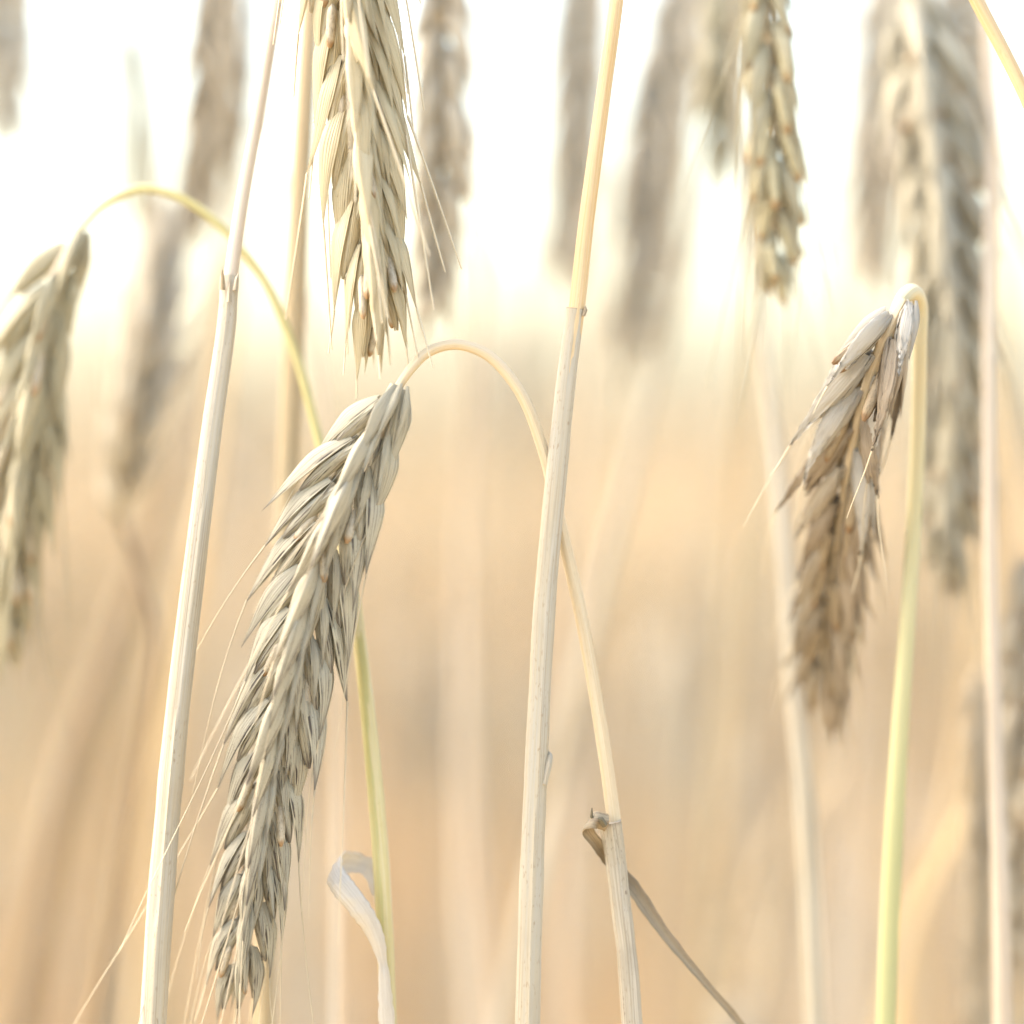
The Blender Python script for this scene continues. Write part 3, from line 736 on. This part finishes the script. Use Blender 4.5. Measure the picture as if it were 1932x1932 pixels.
plant('soft orange-tan stem slanting low beside the yellow-green stalk',
    [(1900, 1330, 95, 1.6), (1860, 1450, 95, 1.8), (1805, 1570, 96, 2.0), (1745, 1700, 98, 2.2), (1705, 1820, 100, 2.3), (1690, 1980, 100, 2.4)], 'gold_straw')
plant('wispy grey stem slanting low between the brown leaf blade and the bleached stalk',
    [(1560, 1080, 190, 1.6), (1500, 1300, 190, 1.8), (1420, 1560, 192, 2.0), (1350, 1760, 194, 2.2), (1300, 1980, 196, 2.4)], 'rust_straw')
plant('blurred wide tan blade rising behind the two left stalks',
    [(470, 330, 130, 1.4), (440, 520, 130, 2.0), (400, 900, 130, 2.4), (330, 1300, 130, 3.0), (280, 1700, 130, 3.2), (262, 1980, 130, 3.2)], 'gold_straw')
# softly blurred plants further back, each its own object (copies share the mesh)
def make_far(seed):
    r = np.random.default_rng(seed)
    base = Vector((0, 0, 0))
    o = thing('rye_plant', 'far rye plant, only a soft beige streak in the blurred field behind the sharp ears', 'rye plant', base, 'blurred rye plants far behind')
    az = r.uniform(0, 6.28); dx, dy = math.cos(az), math.sin(az)
    h = .97
    P = np.array([(.05*dx, .05*dy, h-.02, .0008), (.042*dx, .042*dy, h+.012, .0008), (.025*dx, .025*dy, h+.03, .0009), (.010*dx, .010*dy, h+.005, .001), (0, 0, .85, .0013), (-.01, 0, .4, .0016), (0, 0, 0, .0018)])
    tube_part('stalk', P, ['gold_straw', 'rust_straw', 'pink_straw', 'white_straw'][seed % 4], o, base, 8, 40)
    e0 = P[0, :3]; t = np.array([.35*dx, .35*dy, -1])
    ear([e0, e0+nrm(t)*.03, e0+nrm(t*[.8, .8, 1])*.06, e0+nrm(t*[.6, .6, 1])*.095], r.uniform(0, 3), o, base, mid(40+seed, ['chaff_far', 'chaff_dark', 'chaff_grey'][seed % 3], lod=0, sub=False))
    return o
protos = [make_far(s) for s in range(4)]
k = 0
for i in range(64):
    yy = .62+1.15*(i/63)**.8
    x = rng.uniform(-1, 1)*(yy*.20+.02)
    if i < 4: o = protos[i]
    else:
        src = protos[rng.integers(4)]
        o = src.copy(); COL.objects.link(o)
        for ch in src.children:
            c = ch.copy(); COL.objects.link(c); c.parent = o
    o.location = (x, yy, 0)
    o.rotation_euler = (rng.normal(0, .015), rng.normal(0, .03), rng.uniform(0, 6.28))
    s = rng.uniform(.88, 1.03)
    o.scale = (1, 1, s*.985)
